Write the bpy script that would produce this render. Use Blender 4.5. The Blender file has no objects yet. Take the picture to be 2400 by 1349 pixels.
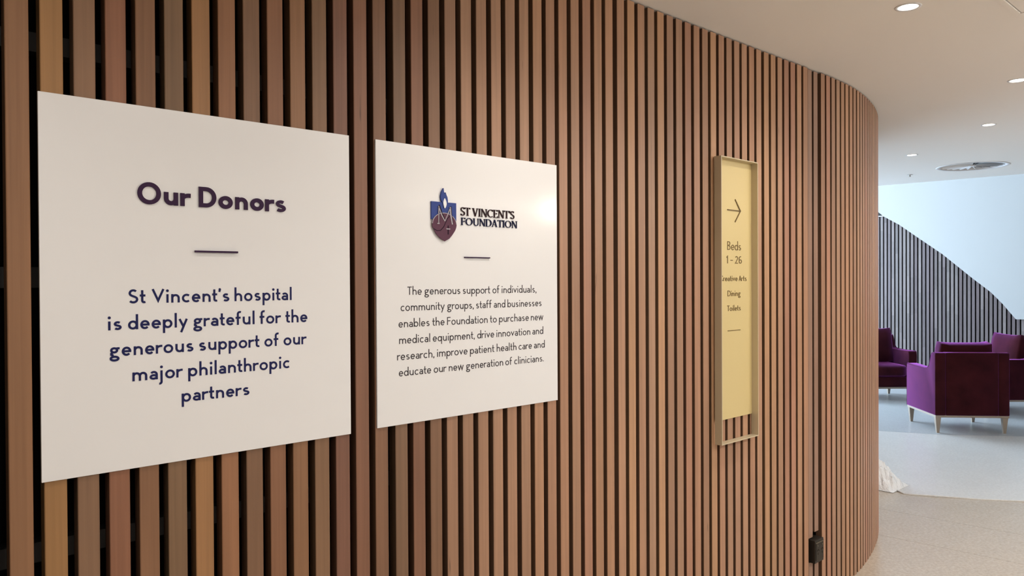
import bpy, bmesh, math, random
from mathutils import Vector, Matrix
rnd = random.Random(7)
PI = math.pi
sc = bpy.context.scene
COL = sc.collection

# ------------------------------------------------------------------ camera, world, lights, exposure
CAMZ = 1.592
cam_d = bpy.data.cameras.new('camera')
cam = bpy.data.objects.new('camera', cam_d); COL.objects.link(cam)
cam_d.sensor_width = 36.0; cam_d.lens = 36.0 * 1800.0 / 2400.0
cam_d.clip_start = 0.05; cam_d.clip_end = 100
M = Matrix(((0.732105, 0.009435, -0.681127, 0), (-0.681171, 0.002253, -0.732121, 0), (-0.005373, 0.999953, 0.008077, CAMZ), (0, 0, 0, 1)))
cam.matrix_world = M
sc.camera = cam
sc.view_settings.view_transform = 'Standard'; sc.view_settings.look = 'None'
sc.view_settings.gamma = 1.0; sc.view_settings.use_curve_mapping = False
sc.view_settings.exposure = 0.20
world = bpy.data.worlds.new('sky'); sc.world = world; world.use_nodes = True
bg = world.node_tree.nodes['Background']
bg.inputs[0].default_value = (0.60, 0.79, 1.0, 1); bg.inputs[1].default_value = 15.5

def light(kind, name, loc, power, color, aim=None, **kw):
    d = bpy.data.lights.new(name, kind); d.energy = power; d.color = color
    for k, v in kw.items(): setattr(d, k, v)
    o = bpy.data.objects.new(name, d); COL.objects.link(o); o.location = loc
    if aim is not None: o.rotation_euler = Vector(aim).to_track_quat('-Z', 'Y').to_euler()
    return o
WARM = (1.0, 0.93, 0.865)
CEIL = 2.626
DOWNLIGHTS = [(3.095, 1.112), (4.661, 1.137), (5.851, 1.594), (6.785, 2.41)]
for (x, y), pw in zip(DOWNLIGHTS + [(1.53, 1.11), (-0.04, 1.11)], (29, 32, 20, 9, 21, 20)):
    light('SPOT', 'downlight_beam', (x, y, CEIL - 0.02), pw, WARM, (0, 0, -1), spot_size=math.radians(140), spot_blend=1.0, shadow_soft_size=0.035)
# added strip area lights without fittings, diffuse fill along the corridor's far side
for x, pw in ((-0.6, 18), (2.2, 24), (4.7, 42)):
    light('AREA', 'diffuse_fill', (x, -0.75, CEIL - 0.012), pw, (1.0, 0.955, 0.91), (0, 0, -1), shape='RECTANGLE', size=2.2, size_y=0.3)
# added upward area light near the opposite wall, there to brighten the ceiling
light('AREA', 'ceiling_fill', (5.6, -1.4, 2.25), 26, (1.0, 0.92, 0.81), (0, 0.45, 1), shape='RECTANGLE', size=4.5, size_y=0.12)
# lamp on the opposite corridor wall, mirrored in the glossy sign
light('SPOT', 'wall_lamp_beam', (5.175, -1.45, 2.262), 27, (1.0, 0.86, 0.70), (-3.4, 3.2, -0.5), spot_size=math.radians(80), spot_blend=0.8, shadow_soft_size=0.05)
# daylight portals at the lounge glazing (the sky itself lights the room)
pt = light('AREA', 'window_portal', (9.55, 7.86, 2.05), 1, (1, 1, 1), (0, -1, 0), shape='RECTANGLE', size=4.1, size_y=3.9)
pt.data.cycles.is_portal = True

# ------------------------------------------------------------------ helpers
def tag(o, label=None, cat=None, group=None, kind=None):
    if label: o['label'] = label
    if cat: o['category'] = cat
    if group: o['group'] = group
    if kind: o['kind'] = kind
    return o
def mesh_obj(name, bm, mat, parent=None, smooth=False, bevel=0, seg=2):
    bmesh.ops.recalc_face_normals(bm, faces=bm.faces)
    me = bpy.data.meshes.new(name); bm.to_mesh(me); bm.free()
    if smooth:
        for p in me.polygons: p.use_smooth = True
    o = bpy.data.objects.new(name, me); COL.objects.link(o)
    for m_ in (mat if isinstance(mat, (list, tuple)) else [mat]): me.materials.append(m_)
    if parent: o.parent = parent
    if bevel:
        b = o.modifiers.new('bevel', 'BEVEL'); b.width = bevel; b.segments = seg; b.limit_method = 'ANGLE'
    return o
def box(bm, x0, x1, y0, y1, z0, z1, mtx=None):
    vs = [bm.verts.new((x, y, z)) for x in (x0, x1) for y in (y0, y1) for z in (z0, z1)]
    for f in ((0, 1, 3, 2), (4, 6, 7, 5), (0, 4, 5, 1), (2, 3, 7, 6), (0, 2, 6, 4), (1, 5, 7, 3)):
        bm.faces.new([vs[i] for i in f])
    if mtx is not None: bmesh.ops.transform(bm, matrix=mtx, verts=vs)
    return vs
def nbox(name, x0, x1, y0, y1, z0, z1, mat, parent=None, bevel=0):
    bm = bmesh.new(); box(bm, x0, x1, y0, y1, z0, z1); return mesh_obj(name, bm, mat, parent, bevel=bevel)
def empty(name, loc=(0, 0, 0), rz=0):
    o = bpy.data.objects.new(name, None); COL.objects.link(o); o.location = loc; o.rotation_euler = (0, 0, rz); o.empty_display_size = 0.1
    return o
def prism(bm, pts, axis, a0, a1):
    """closed 2D outline extruded between a0 and a1 along axis"""
    def P(p, a):
        return {'x': (a, p[0], p[1]), 'y': (p[0], a, p[1]), 'z': (p[0], p[1], a)}[axis]
    v0 = [bm.verts.new(P(p, a0)) for p in pts]; v1 = [bm.verts.new(P(p, a1)) for p in pts]
    n = len(pts)
    bm.faces.new(v0); bm.faces.new(v1[::-1])
    for i in range(n): bm.faces.new((v0[i], v0[(i + 1) % n], v1[(i + 1) % n], v1[i]))

# ------------------------------------------------------------------ materials
def mat(name, color, rough=0.5, metal=0.0, spec=0.5, **kw):
    m = bpy.data.materials.new(name); m.use_nodes = True
    b = m.node_tree.nodes['Principled BSDF']
    b.inputs['Base Color'].default_value = (*color, 1); b.inputs['Roughness'].default_value = rough
    b.inputs['Metallic'].default_value = metal; b.inputs['Specular IOR Level'].default_value = spec
    for k, v in kw.items(): b.inputs[k].default_value = v
    return m
def N(m, t, **kw):
    n = m.node_tree.nodes.new(t)
    for k, v in kw.items(): setattr(n, k, v)
    return n
def L(m, a, b): m.node_tree.links.new(a, b)
def noise_bump(m, scale, strength, dist=0.002, stretch=None, detail=3):
    tc = N(m, 'ShaderNodeTexCoord'); mp = N(m, 'ShaderNodeMapping'); nz = N(m, 'ShaderNodeTexNoise'); bp = N(m, 'ShaderNodeBump')
    if stretch: mp.inputs['Scale'].default_value = stretch
    nz.inputs['Scale'].default_value = scale; nz.inputs['Detail'].default_value = detail
    bp.inputs['Strength'].default_value = strength; bp.inputs['Distance'].default_value = dist
    L(m, tc.outputs['Object'], mp.inputs[0]); L(m, mp.outputs[0], nz.inputs[0]); L(m, nz.outputs[0], bp.inputs['Height'])
    L(m, bp.outputs[0], m.node_tree.nodes['Principled BSDF'].inputs['Normal'])
    return nz

def wood_mat(name, segmented=False, rough=0.42, spec=0.4, gain=1.0):
    m = mat(name, (0.4, 0.25, 0.15), rough, spec=spec)
    b = m.node_tree.nodes['Principled BSDF']
    oi = N(m, 'ShaderNodeObjectInfo'); tc = N(m, 'ShaderNodeTexCoord')
    off = N(m, 'ShaderNodeVectorMath', operation='SCALE'); off.inputs[0].default_value = (31, 17, 23)
    L(m, oi.outputs['Random'], off.inputs['Scale'])
    add = N(m, 'ShaderNodeVectorMath', operation='ADD')
    L(m, tc.outputs['Object'], add.inputs[0]); L(m, off.outputs[0], add.inputs[1])
    mp = N(m, 'ShaderNodeMapping'); mp.inputs['Scale'].default_value = (90, 90, 1.6); L(m, add.outputs[0], mp.inputs[0])
    n1 = N(m, 'ShaderNodeTexNoise'); n1.inputs['Scale'].default_value = 1.0; n1.inputs['Detail'].default_value = 5; n1.inputs['Distortion'].default_value = 0.6
    L(m, mp.outputs[0], n1.inputs[0])
    mp2 = N(m, 'ShaderNodeMapping'); mp2.inputs['Scale'].default_value = (9, 9, 0.9); L(m, add.outputs[0], mp2.inputs[0])
    n2 = N(m, 'ShaderNodeTexNoise'); n2.inputs['Scale'].default_value = 1.3; n2.inputs['Detail'].default_value = 2
    L(m, mp2.outputs[0], n2.inputs[0])
    r1 = N(m, 'ShaderNodeMapRange'); r1.inputs[1].default_value = 0.25; r1.inputs[2].default_value = 0.75; r1.inputs[3].default_value = 0.86; r1.inputs[4].default_value = 1.12
    L(m, n1.outputs[0], r1.inputs[0])
    r2 = N(m, 'ShaderNodeMapRange'); r2.inputs[1].default_value = 0.3; r2.inputs[2].default_value = 0.7; r2.inputs[3].default_value = 0.90; r2.inputs[4].default_value = 1.12
    L(m, n2.outputs[0], r2.inputs[0])
    mul = N(m, 'ShaderNodeMath', operation='MULTIPLY'); L(m, r1.outputs[0], mul.inputs[0]); L(m, r2.outputs[0], mul.inputs[1])
    fac = mul.outputs[0]
    if segmented:   # boards are end-jointed from shorter lengths of slightly different tone
        sx = N(m, 'ShaderNodeSeparateXYZ'); L(m, add.outputs[0], sx.inputs[0])
        d = N(m, 'ShaderNodeMath', operation='DIVIDE'); d.inputs[1].default_value = 0.62; L(m, sx.outputs[2], d.inputs[0])
        fl = N(m, 'ShaderNodeMath', operation='FLOOR'); L(m, d.outputs[0], fl.inputs[0])
        ad = N(m, 'ShaderNodeMath', operation='ADD'); L(m, fl.outputs[0], ad.inputs[0])
        m2 = N(m, 'ShaderNodeMath', operation='MULTIPLY'); m2.inputs[1].default_value = 91.7; L(m, oi.outputs['Random'], m2.inputs[0]); L(m, m2.outputs[0], ad.inputs[1])
        wn = N(m, 'ShaderNodeTexWhiteNoise', noise_dimensions='1D'); L(m, ad.outputs[0], wn.inputs['W'])
        r3 = N(m, 'ShaderNodeMapRange'); r3.inputs[3].default_value = 0.84; r3.inputs[4].default_value = 1.12; L(m, wn.outputs[0], r3.inputs[0])
        mu = N(m, 'ShaderNodeMath', operation='MULTIPLY'); L(m, fac, mu.inputs[0]); L(m, r3.outputs[0], mu.inputs[1]); fac = mu.outputs[0]
    # gum veins / small knots
    mp3 = N(m, 'ShaderNodeMapping'); mp3.inputs['Scale'].default_value = (60, 60, 5); L(m, add.outputs[0], mp3.inputs[0])
    n3 = N(m, 'ShaderNodeTexNoise'); n3.inputs['Scale'].default_value = 1.0; n3.inputs['Detail'].default_value = 2; L(m, mp3.outputs[0], n3.inputs[0])
    r4 = N(m, 'ShaderNodeMapRange'); r4.inputs[1].default_value = 0.74; r4.inputs[2].default_value = 0.80; r4.inputs[3].default_value = 1.0; r4.inputs[4].default_value = 0.45
    L(m, n3.outputs[0], r4.inputs[0])
    mu2 = N(m, 'ShaderNodeMath', operation='MULTIPLY'); L(m, fac, mu2.inputs[0]); L(m, r4.outputs[0], mu2.inputs[1])
    gn = N(m, 'ShaderNodeMath', operation='MULTIPLY'); gn.inputs[1].default_value = gain; L(m, mu2.outputs[0], gn.inputs[0]); mu2 = gn
    sc_ = N(m, 'ShaderNodeVectorMath', operation='SCALE'); L(m, oi.outputs['Color'], sc_.inputs[0]); L(m, mu2.outputs[0], sc_.inputs['Scale'])
    L(m, sc_.outputs[0], b.inputs['Base Color'])
    bp = N(m, 'ShaderNodeBump'); bp.inputs['Strength'].default_value = 0.15; bp.inputs['Distance'].default_value = 0.0006
    L(m, n1.outputs[0], bp.inputs['Height']); L(m, bp.outputs[0], b.inputs['Normal'])
    return m

WOOD = wood_mat('spotted_gum')
WOODB = wood_mat('lounge_timber', segmented=True)
WOODS = wood_mat('shaded_batten_side', rough=0.7, spec=0.1, gain=0.34)  # same wood dimmed: shade of the gaps put into the side colour
WOODBS = wood_mat('shaded_lounge_side', rough=0.7, spec=0.1, gain=0.3)  # lounge copy, gap shade likewise put into the side colour
BLACK = mat('black_backing', (0.006, 0.005, 0.005), 0.9, spec=0.1)
RAIL = mat('black_rail', (0.013, 0.012, 0.011), 0.7)
BOARD = mat('sign_board', (0.83, 0.825, 0.82), 0.30, spec=0.4, **{'Coat Weight': 0.35, 'Coat Roughness': 0.13})
PURPLE = mat('purple_letter', (0.036, 0.011, 0.046), 0.5, spec=0.2)
NAVY = mat('navy_print', (0.010, 0.013, 0.085), 0.5, spec=0.2)
GREYP = mat('grey_print', (0.045, 0.036, 0.042), 0.5, spec=0.2)
LOGOB = mat('logo_blue', (0.040, 0.070, 0.27), 0.5, spec=0.2)
LOGOP = mat('logo_plum', (0.11, 0.040, 0.070), 0.5, spec=0.2)
LOGOD = mat('logo_dark', (0.018, 0.008, 0.02), 0.6, spec=0.1)
MAROON = mat('wordmark_plum', (0.030, 0.008, 0.012), 0.5, spec=0.15)
WNAVY = mat('wordmark_navy', (0.007, 0.010, 0.052), 0.5, spec=0.15)
GOLD = mat('champagne_frame', (0.58, 0.49, 0.33), 0.42, 0.15)
PANELM = mat('champagne_panel', (0.67, 0.535, 0.255), 0.38, 0.1)
GLET = mat('bronze_lettering', (0.16, 0.10, 0.028), 0.4, 0.2)
PLASTER = mat('white_plaster', (0.80, 0.80, 0.79), 0.75, spec=0.2); noise_bump(PLASTER, 60, 0.05, 0.001)
CEILM = mat('ceiling_paint', (0.88, 0.855, 0.81), 0.8, spec=0.15); noise_bump(CEILM, 40, 0.04, 0.001)
VENTM = mat('white_metal', (0.75, 0.76, 0.77), 0.45)
VENTD = mat('duct_dark', (0.05, 0.052, 0.055), 0.8)
DARKM = mat('dark_bronze_metal', (0.035, 0.030, 0.024), 0.38, 0.5)
SCREW = mat('screw_metal', (0.2, 0.18, 0.14), 0.35, 0.8)
PALE = mat('pale_oak', (0.34, 0.275, 0.215), 0.6); noise_bump(PALE, 30, 0.1, 0.001, (1, 1, 0.1))
FRAMEM = mat('window_frame_metal', (0.08, 0.085, 0.09), 0.4, 0.3)
GLASS = mat('window_glass', (1, 1, 1), 0.0, **{'Transmission Weight': 1.0, 'IOR': 1.02})
SEAL = mat('joint_sealant', (0.30, 0.26, 0.22), 0.8)

FLOORM = mat('speckled_vinyl', (0.6, 0.54, 0.47), 0.27, spec=0.5)
def speckle(m, c0, c1, c2, sc1=55, sc2=9):
    b = m.node_tree.nodes['Principled BSDF']
    g = N(m, 'ShaderNodeNewGeometry')
    n1 = N(m, 'ShaderNodeTexNoise'); n1.inputs['Scale'].default_value = sc1; n1.inputs['Detail'].default_value = 4; n1.inputs['Roughness'].default_value = 0.7
    n2 = N(m, 'ShaderNodeTexNoise'); n2.inputs['Scale'].default_value = sc2; n2.inputs['Detail'].default_value = 3
    L(m, g.outputs['Position'], n1.inputs[0]); L(m, g.outputs['Position'], n2.inputs[0])
    r = N(m, 'ShaderNodeValToRGB'); e = r.color_ramp.elements
    e[0].position = 0.32; e[0].color = (*c0, 1); e[1].position = 0.55; e[1].color = (*c1, 1)
    x = e.new(0.72); x.color = (*c2, 1)
    L(m, n1.outputs[0], r.inputs[0])
    mx = N(m, 'ShaderNodeMapRange'); mx.inputs[3].default_value = 0.93; mx.inputs[4].default_value = 1.06; L(m, n2.outputs[0], mx.inputs[0])
    s = N(m, 'ShaderNodeVectorMath', operation='SCALE'); L(m, r.outputs[0], s.inputs[0]); L(m, mx.outputs[0], s.inputs['Scale'])
    L(m, s.outputs[0], b.inputs['Base Color'])
    bp = N(m, 'ShaderNodeBump'); bp.inputs['Strength'].default_value = 0.08; bp.inputs['Distance'].default_value = 0.001
    L(m, n1.outputs[0], bp.inputs['Height']); L(m, bp.outputs[0], b.inputs['Normal'])
speckle(FLOORM, (0.42, 0.355, 0.28), (0.505, 0.43, 0.345), (0.565, 0.49, 0.41))
FILMM = mat('protective_film', (0.7, 0.69, 0.67), 0.3, spec=0.5)
speckle(FILMM, (0.58, 0.555, 0.52), (0.66, 0.64, 0.61), (0.72, 0.705, 0.68), 50, 5)
PLASTIC = mat('clear_plastic', (0.95, 0.96, 0.97), 0.10, spec=0.8, **{'Transmission Weight': 0.15, 'IOR': 1.35})

VELVET = mat('plum_velvet', (0.105, 0.012, 0.05), 0.9, spec=0.04, **{'Sheen Weight': 0.74, 'Sheen Roughness': 0.40, 'Sheen Tint': (0.85, 0.22, 0.92, 1)})
def velvet_nodes(m):
    b = m.node_tree.nodes['Principled BSDF']
    tc = N(m, 'ShaderNodeTexCoord'); n = N(m, 'ShaderNodeTexNoise'); n.inputs['Scale'].default_value = 7; n.inputs['Detail'].default_value = 4
    L(m, tc.outputs['Object'], n.inputs[0])
    r = N(m, 'ShaderNodeValToRGB'); e = r.color_ramp.elements
    e[0].position = 0.3; e[0].color = (0.028, 0.006, 0.005, 1); e[1].position = 0.7; e[1].color = (0.050, 0.010, 0.010, 1)
    L(m, n.outputs[0], r.inputs[0]); L(m, r.outputs[0], b.inputs['Base Color'])
velvet_nodes(VELVET)
LENS = bpy.data.materials.new('lamp_lens'); LENS.use_nodes = True
_b = LENS.node_tree.nodes['Principled BSDF']; _b.inputs['Emission Color'].default_value = (1, 0.93, 0.82, 1); _b.inputs['Emission Strength'].default_value = 14

# ------------------------------------------------------------------ slatted wall: plan line (wall front), gently concave, then turning away
YW = 1.7695
KN = [(-3, 0), (1.9, 0), (2.6, -0.0082), (3.2, -0.0144), (3.6, -0.0244), (3.9, 0.0295), (4.1, 0.0806), (4.3, 0.1712), (4.6, 0.2409), (5.2, 0.4095), (5.6, 0.56), (7.8, PI / 2 - 0.05), (14, PI / 2 - 0.05)]
def head(s):
    for (a, ha), (b_, hb) in zip(KN, KN[1:]):
        if s <= b_: return ha + (hb - ha) * (s - a) / (b_ - a)
    return KN[-1][1]
DS = 0.005
PATH = []
_x, _y, _s = -2.6, YW, -2.6
while _s < 14.0:
    h_ = head(_s); PATH.append((_s, _x, _y, h_)); _x += math.cos(h_) * DS; _y += math.sin(h_) * DS; _s += DS
def at(s):
    i = min(len(PATH) - 1, max(0, int(round((s + 2.6) / DS)))); return PATH[i][1:]
def s_of_y(y):
    return next(p[0] for p in PATH if p[2] > y and p[0] > 5)
S_END = s_of_y(7.8)

# backing sheet of the slatted wall
bm = bmesh.new()
off0, off1 = 0.075, 0.20
prev = None
ss = [-2.6 + 0.1 * i for i in range(int((S_END + 2.6) / 0.1) + 1)] + [S_END]
for s in ss:
    x, y, h_ = at(s); nx, ny = -math.sin(h_), math.cos(h_)
    cur = [bm.verts.new((x + nx * o, y + ny * o, z)) for o in (off0, off1) for z in (0, CEIL)]
    if prev:
        for a, b_ in ((0, 1), (1, 3), (3, 2), (2, 0)): bm.faces.new((prev[a], prev[b_], cur[b_], cur[a]))
    else: bm.faces.new((cur[0], cur[1], cur[3], cur[2]))
    prev = cur
bm.faces.new((prev[0], prev[2], prev[3], prev[1]))
wall_left = tag(mesh_obj('wall_left', bm, BLACK), kind='structure', label='curving corridor wall clad in upright timber battens over black backing')
for z0, z1 in ((0.22, 0.26), (1.026, 1.066), (1.585, 1.627), (2.064, 2.103), (2.45, 2.49)):
    bm = bmesh.new(); prev = None
    for s in ss:
        x, y, h_ = at(s); nx, ny = -math.sin(h_), math.cos(h_)
        cur = [bm.verts.new((x + nx * o, y + ny * o, z)) for o in (0.034, 0.0745) for z in (z0, z1)]
        if prev:
            for a, b_ in ((0, 1), (1, 3), (3, 2), (2, 0)): bm.faces.new((prev[a], prev[b_], cur[b_], cur[a]))
        else: bm.faces.new((cur[0], cur[1], cur[3], cur[2]))
        prev = cur
    bm.faces.new((prev[0], prev[2], prev[3], prev[1]))
    mesh_obj('rail', bm, RAIL, wall_left)

def batten_mesh(w, d, z0, z1, ch=0.0015):
    bm = bmesh.new()
    pts = [(-w / 2 + ch, 0), (w / 2 - ch, 0), (w / 2, ch), (w / 2, d), (-w / 2, d), (-w / 2, ch)]
    prism(bm, pts, 'z', z0, z1)
    bmesh.ops.recalc_face_normals(bm, faces=bm.faces)
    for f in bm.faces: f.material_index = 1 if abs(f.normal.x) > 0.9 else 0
    me = bpy.data.meshes.new('batten'); bm.to_mesh(me); bm.free(); return me
TONES = [(0.400, 0.240, 0.155), (0.420, 0.268, 0.170), (0.360, 0.235, 0.165), (0.390, 0.220, 0.155), (0.380, 0.240, 0.160),
         (0.350, 0.240, 0.168), (0.440, 0.280, 0.165), (0.415, 0.255, 0.160), (0.345, 0.220, 0.155), (0.395, 0.240, 0.160), (0.410, 0.265, 0.178)]
def tone(i):
    c = rnd.choice(TONES); g = rnd.uniform(0.92, 1.08)
    f = min(1.0, 0.84 + 0.02 * max(0, i - 17))   # battens start darker and lighten step by step along the wall
    av = (0.395, 0.246, 0.161)
    return tuple((a + (x - a) * 0.75) * g * m_ * f for a, x, m_ in zip(av, c, (1.04, 0.925, 0.84)))
# tones of the nearest battens from the left edge of the photograph
NEAR = {0: (0.300, 0.170, 0.100), 1: (0.400, 0.235, 0.110), 2: (0.270, 0.170, 0.115), 3: (0.305, 0.152, 0.100), 4: (0.285, 0.160, 0.098), 5: (0.238, 0.155, 0.098),
        6: (0.395, 0.225, 0.112), 7: (0.350, 0.185, 0.108), 8: (0.232, 0.140, 0.092), 9: (0.300, 0.158, 0.098), 10: (0.318, 0.180, 0.105), 11: (0.275, 0.170, 0.108),
        12: (0.240, 0.126, 0.095), 13: (0.270, 0.142, 0.098), 14: (0.262, 0.150, 0.100), 15: (0.235, 0.148, 0.100), 16: (0.275, 0.146, 0.100), 17: (0.250, 0.148, 0.098)}
TOP = CEIL - 0.006
me_b = batten_mesh(0.0408, 0.032, 0.0, TOP)
PITCH = 0.0603; C0 = 1.8559
k0 = int((-2.3 - C0) / PITCH)
BOX_S = (3.612, 3.724); BOX_Z = (0.205, 0.335)
k = k0
while True:
    s = C0 + (k + 0.5) * PITCH
    if s > S_END - 0.03: break
    idx = k + 26          # batten 0 is the first one at the photograph's left edge
    x, y, h_ = at(s)
    col = tuple(c * f for c, f in zip(NEAR[idx], (0.91, 0.82, 0.70))) if idx in NEAR else tone(idx)
    inset = 0.0
    zs = [(0.0, TOP)]
    if BOX_S[0] - 0.01 < s < BOX_S[1] + 0.01:
        inset = 0.009; col = (0.30, 0.18, 0.125); zs = [(0.0, BOX_Z[0] + (0.0)), (BOX_Z[1] + (0.012 if s > 3.67 else -0.008), TOP)]  # set-back battens: their shadow is also put into a darker colour
    for z0, z1 in zs:
        if (z0, z1) == (0.0, TOP): me = me_b
        else: me = batten_mesh(0.0408, 0.032, z0, z1)
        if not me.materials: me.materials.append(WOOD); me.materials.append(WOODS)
        o = bpy.data.objects.new('batten', me); COL.objects.link(o); o.parent = wall_left
        o.location = (x - math.sin(h_) * inset, y + math.cos(h_) * inset, 0.0); o.rotation_euler = (0, 0, h_); o.color = (*col, 1)
    k += 1

# ------------------------------------------------------------------ floor of tilted vinyl strips over a slab
floor = tag(nbox('floor', -2.7, 13.7, -1.8, 8.0, -0.15, -0.003, SEAL), kind='structure', label='pale speckled vinyl floor laid in strips')
ang = math.atan2(1.188 - 1.952, 4.998 - 4.935)   # direction of the joints
d = Vector((math.cos(ang), math.sin(ang))); nrm = Vector((-d.y, d.x))
if nrm.x < 0: nrm = -nrm
base = Vector((4.935, 1.952)); SP = 0.583
BND = [-9.33, -7.58, -5.25, -3.5, -1.75, 0.0, SP, 2.33, 4.08, 5.83, 7.58, 9.33]
for a, b_ in zip(BND, BND[1:]):
    a += 0.0016; b_ -= 0.0016
    poly = [base + nrm * a - d * 9, base + nrm * b_ - d * 9, base + nrm * b_ + d * 9, base + nrm * a + d * 9]
    # clip to the slab rectangle
    def clip(poly, f):
        out = []
        for p, q in zip(poly, poly[1:] + poly[:1]):
            fp, fq = f(p), f(q)
            if fp >= 0: out.append(p)
            if (fp >= 0) != (fq >= 0): out.append(p + (q - p) * (fp / (fp - fq)))
        return out
    for f in (lambda p: p.x + 2.6, lambda p: 13.6 - p.x, lambda p: p.y + 1.7, lambda p: 7.9 - p.y):
        if poly: poly = clip(poly, f)
    if len(poly) < 3: continue
    bm = bmesh.new(); prism(bm, [(p.x, p.y) for p in poly], 'z', -0.0029, 0.0); mesh_obj('floor_strip', bm, FLOORM, floor)

LOUNGE = mat('daylight_tinted_floor', (0.47, 0.48, 0.49), 0.30, spec=0.5)  # cool daylight cast put into the floor colour beyond the seam
speckle(LOUNGE, (0.40, 0.41, 0.415), (0.47, 0.485, 0.49), (0.53, 0.545, 0.55))
bm = bmesh.new(); prism(bm, [(8.339, 3.292), (8.564, 2.786), (9.079, 2.159), (9.9, 1.0), (11.8, -1.69), (13.4, -1.69), (13.4, 7.85), (7.9, 7.85), (7.9, 4.2)], 'z', 0.0002, 0.0009)
mesh_obj('lounge_floor', bm, LOUNGE, floor)
# ------------------------------------------------------------------ ceiling with real openings for the diffuser and downlights
VENT = (7.89, 2.28); VR = 0.262
EDGE = [(9.29, -1.8), (8.842, 2.102), (8.722, 3.439), (8.33, 7.9)]
def circle(cx, cy, r, n): return [(cx + r * math.cos(2 * PI * i / n), cy + r * math.sin(2 * PI * i / n)) for i in range(n)]
def panel_with_holes(name, outer, holes, z0, z1, mat_, parent=None):
    bm = bmesh.new()
    for z in (z0, z1):
        es = []
        for loop in [outer] + holes:
            vs = [bm.verts.new((p[0], p[1], z)) for p in loop]
            es += [bm.edges.new((vs[i], vs[(i + 1) % len(vs)])) for i in range(len(vs))]
        bmesh.ops.triangle_fill(bm, use_beauty=True, use_dissolve=False, edges=es)
    bm.verts.ensure_lookup_table()
    n = len(bm.verts) // 2; i = 0
    for loop in [outer] + holes:
        m_ = len(loop)
        for j in range(m_):
            a, b_ = i + j, i + (j + 1) % m_
            bm.faces.new((bm.verts[a], bm.verts[b_], bm.verts[b_ + n], bm.verts[a + n]))
        i += m_
    return mesh_obj(name, bm, mat_, parent)
outer = [(-2.6, -1.7)] + [EDGE[0], EDGE[1], EDGE[2], EDGE[3]] + [(7.0, 7.9), (-2.6, 7.9)]
outer[1] = (9.28, -1.7)
PAN = (2.89, 3.493, 0.24, 0.842)
holes = [circle(*VENT, VR, 48)] + [circle(x, y, 0.036, 24) for x, y in DOWNLIGHTS] + [[(PAN[0], PAN[2]), (PAN[1], PAN[2]), (PAN[1], PAN[3]), (PAN[0], PAN[3])]]
ceiling = tag(panel_with_holes('ceiling', outer, holes, CEIL, CEIL + 0.10, CEILM), kind='structure', label='white plaster ceiling with round lights')
nbox('access_panel', PAN[0] + 0.004, PAN[1] - 0.004, PAN[2] + 0.004, PAN[3] - 0.004, CEIL + 0.0005, CEIL + 0.02, CEILM, ceiling)
nbox('panel_backing', PAN[0] - 0.05, PAN[1] + 0.05, PAN[2] - 0.05, PAN[3] + 0.05, CEIL + 0.1005, CEIL + 0.11, VENTD, ceiling)
fr = bmesh.new()
for (x0, x1, y0, y1) in ((PAN[0] - .022, PAN[1] + .022, PAN[3] + .002, PAN[3] + .022), (PAN[0] - .022, PAN[1] + .022, PAN[2] - .022, PAN[2] - .002),
                         (PAN[0] - .022, PAN[0] - .002, PAN[2] - .002, PAN[3] + .002), (PAN[1] + .002, PAN[1] + .022, PAN[2] - .002, PAN[3] + .002)):
    box(fr, x0, x1, y0, y1, CEIL - 0.0015, CEIL)
mesh_obj('panel_frame', fr, CEILM, ceiling)
# ceiling upstand and the taller lounge ceiling beyond it
bm = bmesh.new()
pts = [(9.28, -1.7), (8.842, 2.102), (8.722, 3.439), (8.33, 7.9)]
prism(bm, pts + [(p[0] - 0.12, p[1]) for p in reversed(pts)], 'z', CEIL + 0.1005, 4.5)
tag(mesh_obj('trim_1', bm, PLASTER), kind='structure', label='upstand between corridor ceiling and tall lounge ceiling')
nbox('upper_ceiling', 8.1, 13.6, -1.7, 7.9, 4.5, 4.6, CEILM, ceiling)

# ------------------------------------------------------------------ remaining shell
wr = tag(nbox('wall_right', -2.7, 6.4, -1.8, -1.7, -0.003, 4.6, PLASTER), kind='structure', label='white corridor wall opposite the battens')
DARKW = mat('absorber_dark', (0.055, 0.034, 0.022), 0.5)  # unseen wall stretch made dark to cut bounce onto the chair backs
nbox('bounce_absorber', 6.4, 13.7, -1.8, -1.7, -0.003, 4.6, DARKW, wr)
tag(nbox('wall_rear', -2.7, -2.6, -1.7, 8.0, -0.003, CEIL + 0.1, PLASTER), kind='structure', label='white wall behind the camera')
# glazed side wall of the lounge
wl = tag(nbox('wall_window_side', 6.9, 7.5, 7.9, 8.0, -0.003, 4.6, PLASTER), kind='structure', label='white wall beside the lounge glazing')
nbox('wall_lintel', 7.5, 11.6, 7.9, 8.0, 4.02, 4.6, PLASTER, wl)
nbox('wall_sill', 7.5, 11.6, 7.9, 8.0, -0.003, 0.10, PLASTER, wl)
nbox('wall_pier', 11.6, 13.7, 7.9, 8.0, -0.003, 4.6, PLASTER, wl)
win = tag(empty('window_1', (9.55, 7.95, 0.10)), kind='structure', label='tall lounge glazing in dark metal frame')
for i in range(4):
    x = -2.02 + i * 1.3467
    nbox('mullion', x - 0.03, x + 0.03, -0.03, 0.03, 0.0, 3.92, FRAMEM, win)
for z in (0.03, 2.4, 3.89):
    nbox('transom', -2.02, 2.02, -0.025, 0.025, z - 0.03, z + 0.03, FRAMEM, win)

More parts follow.
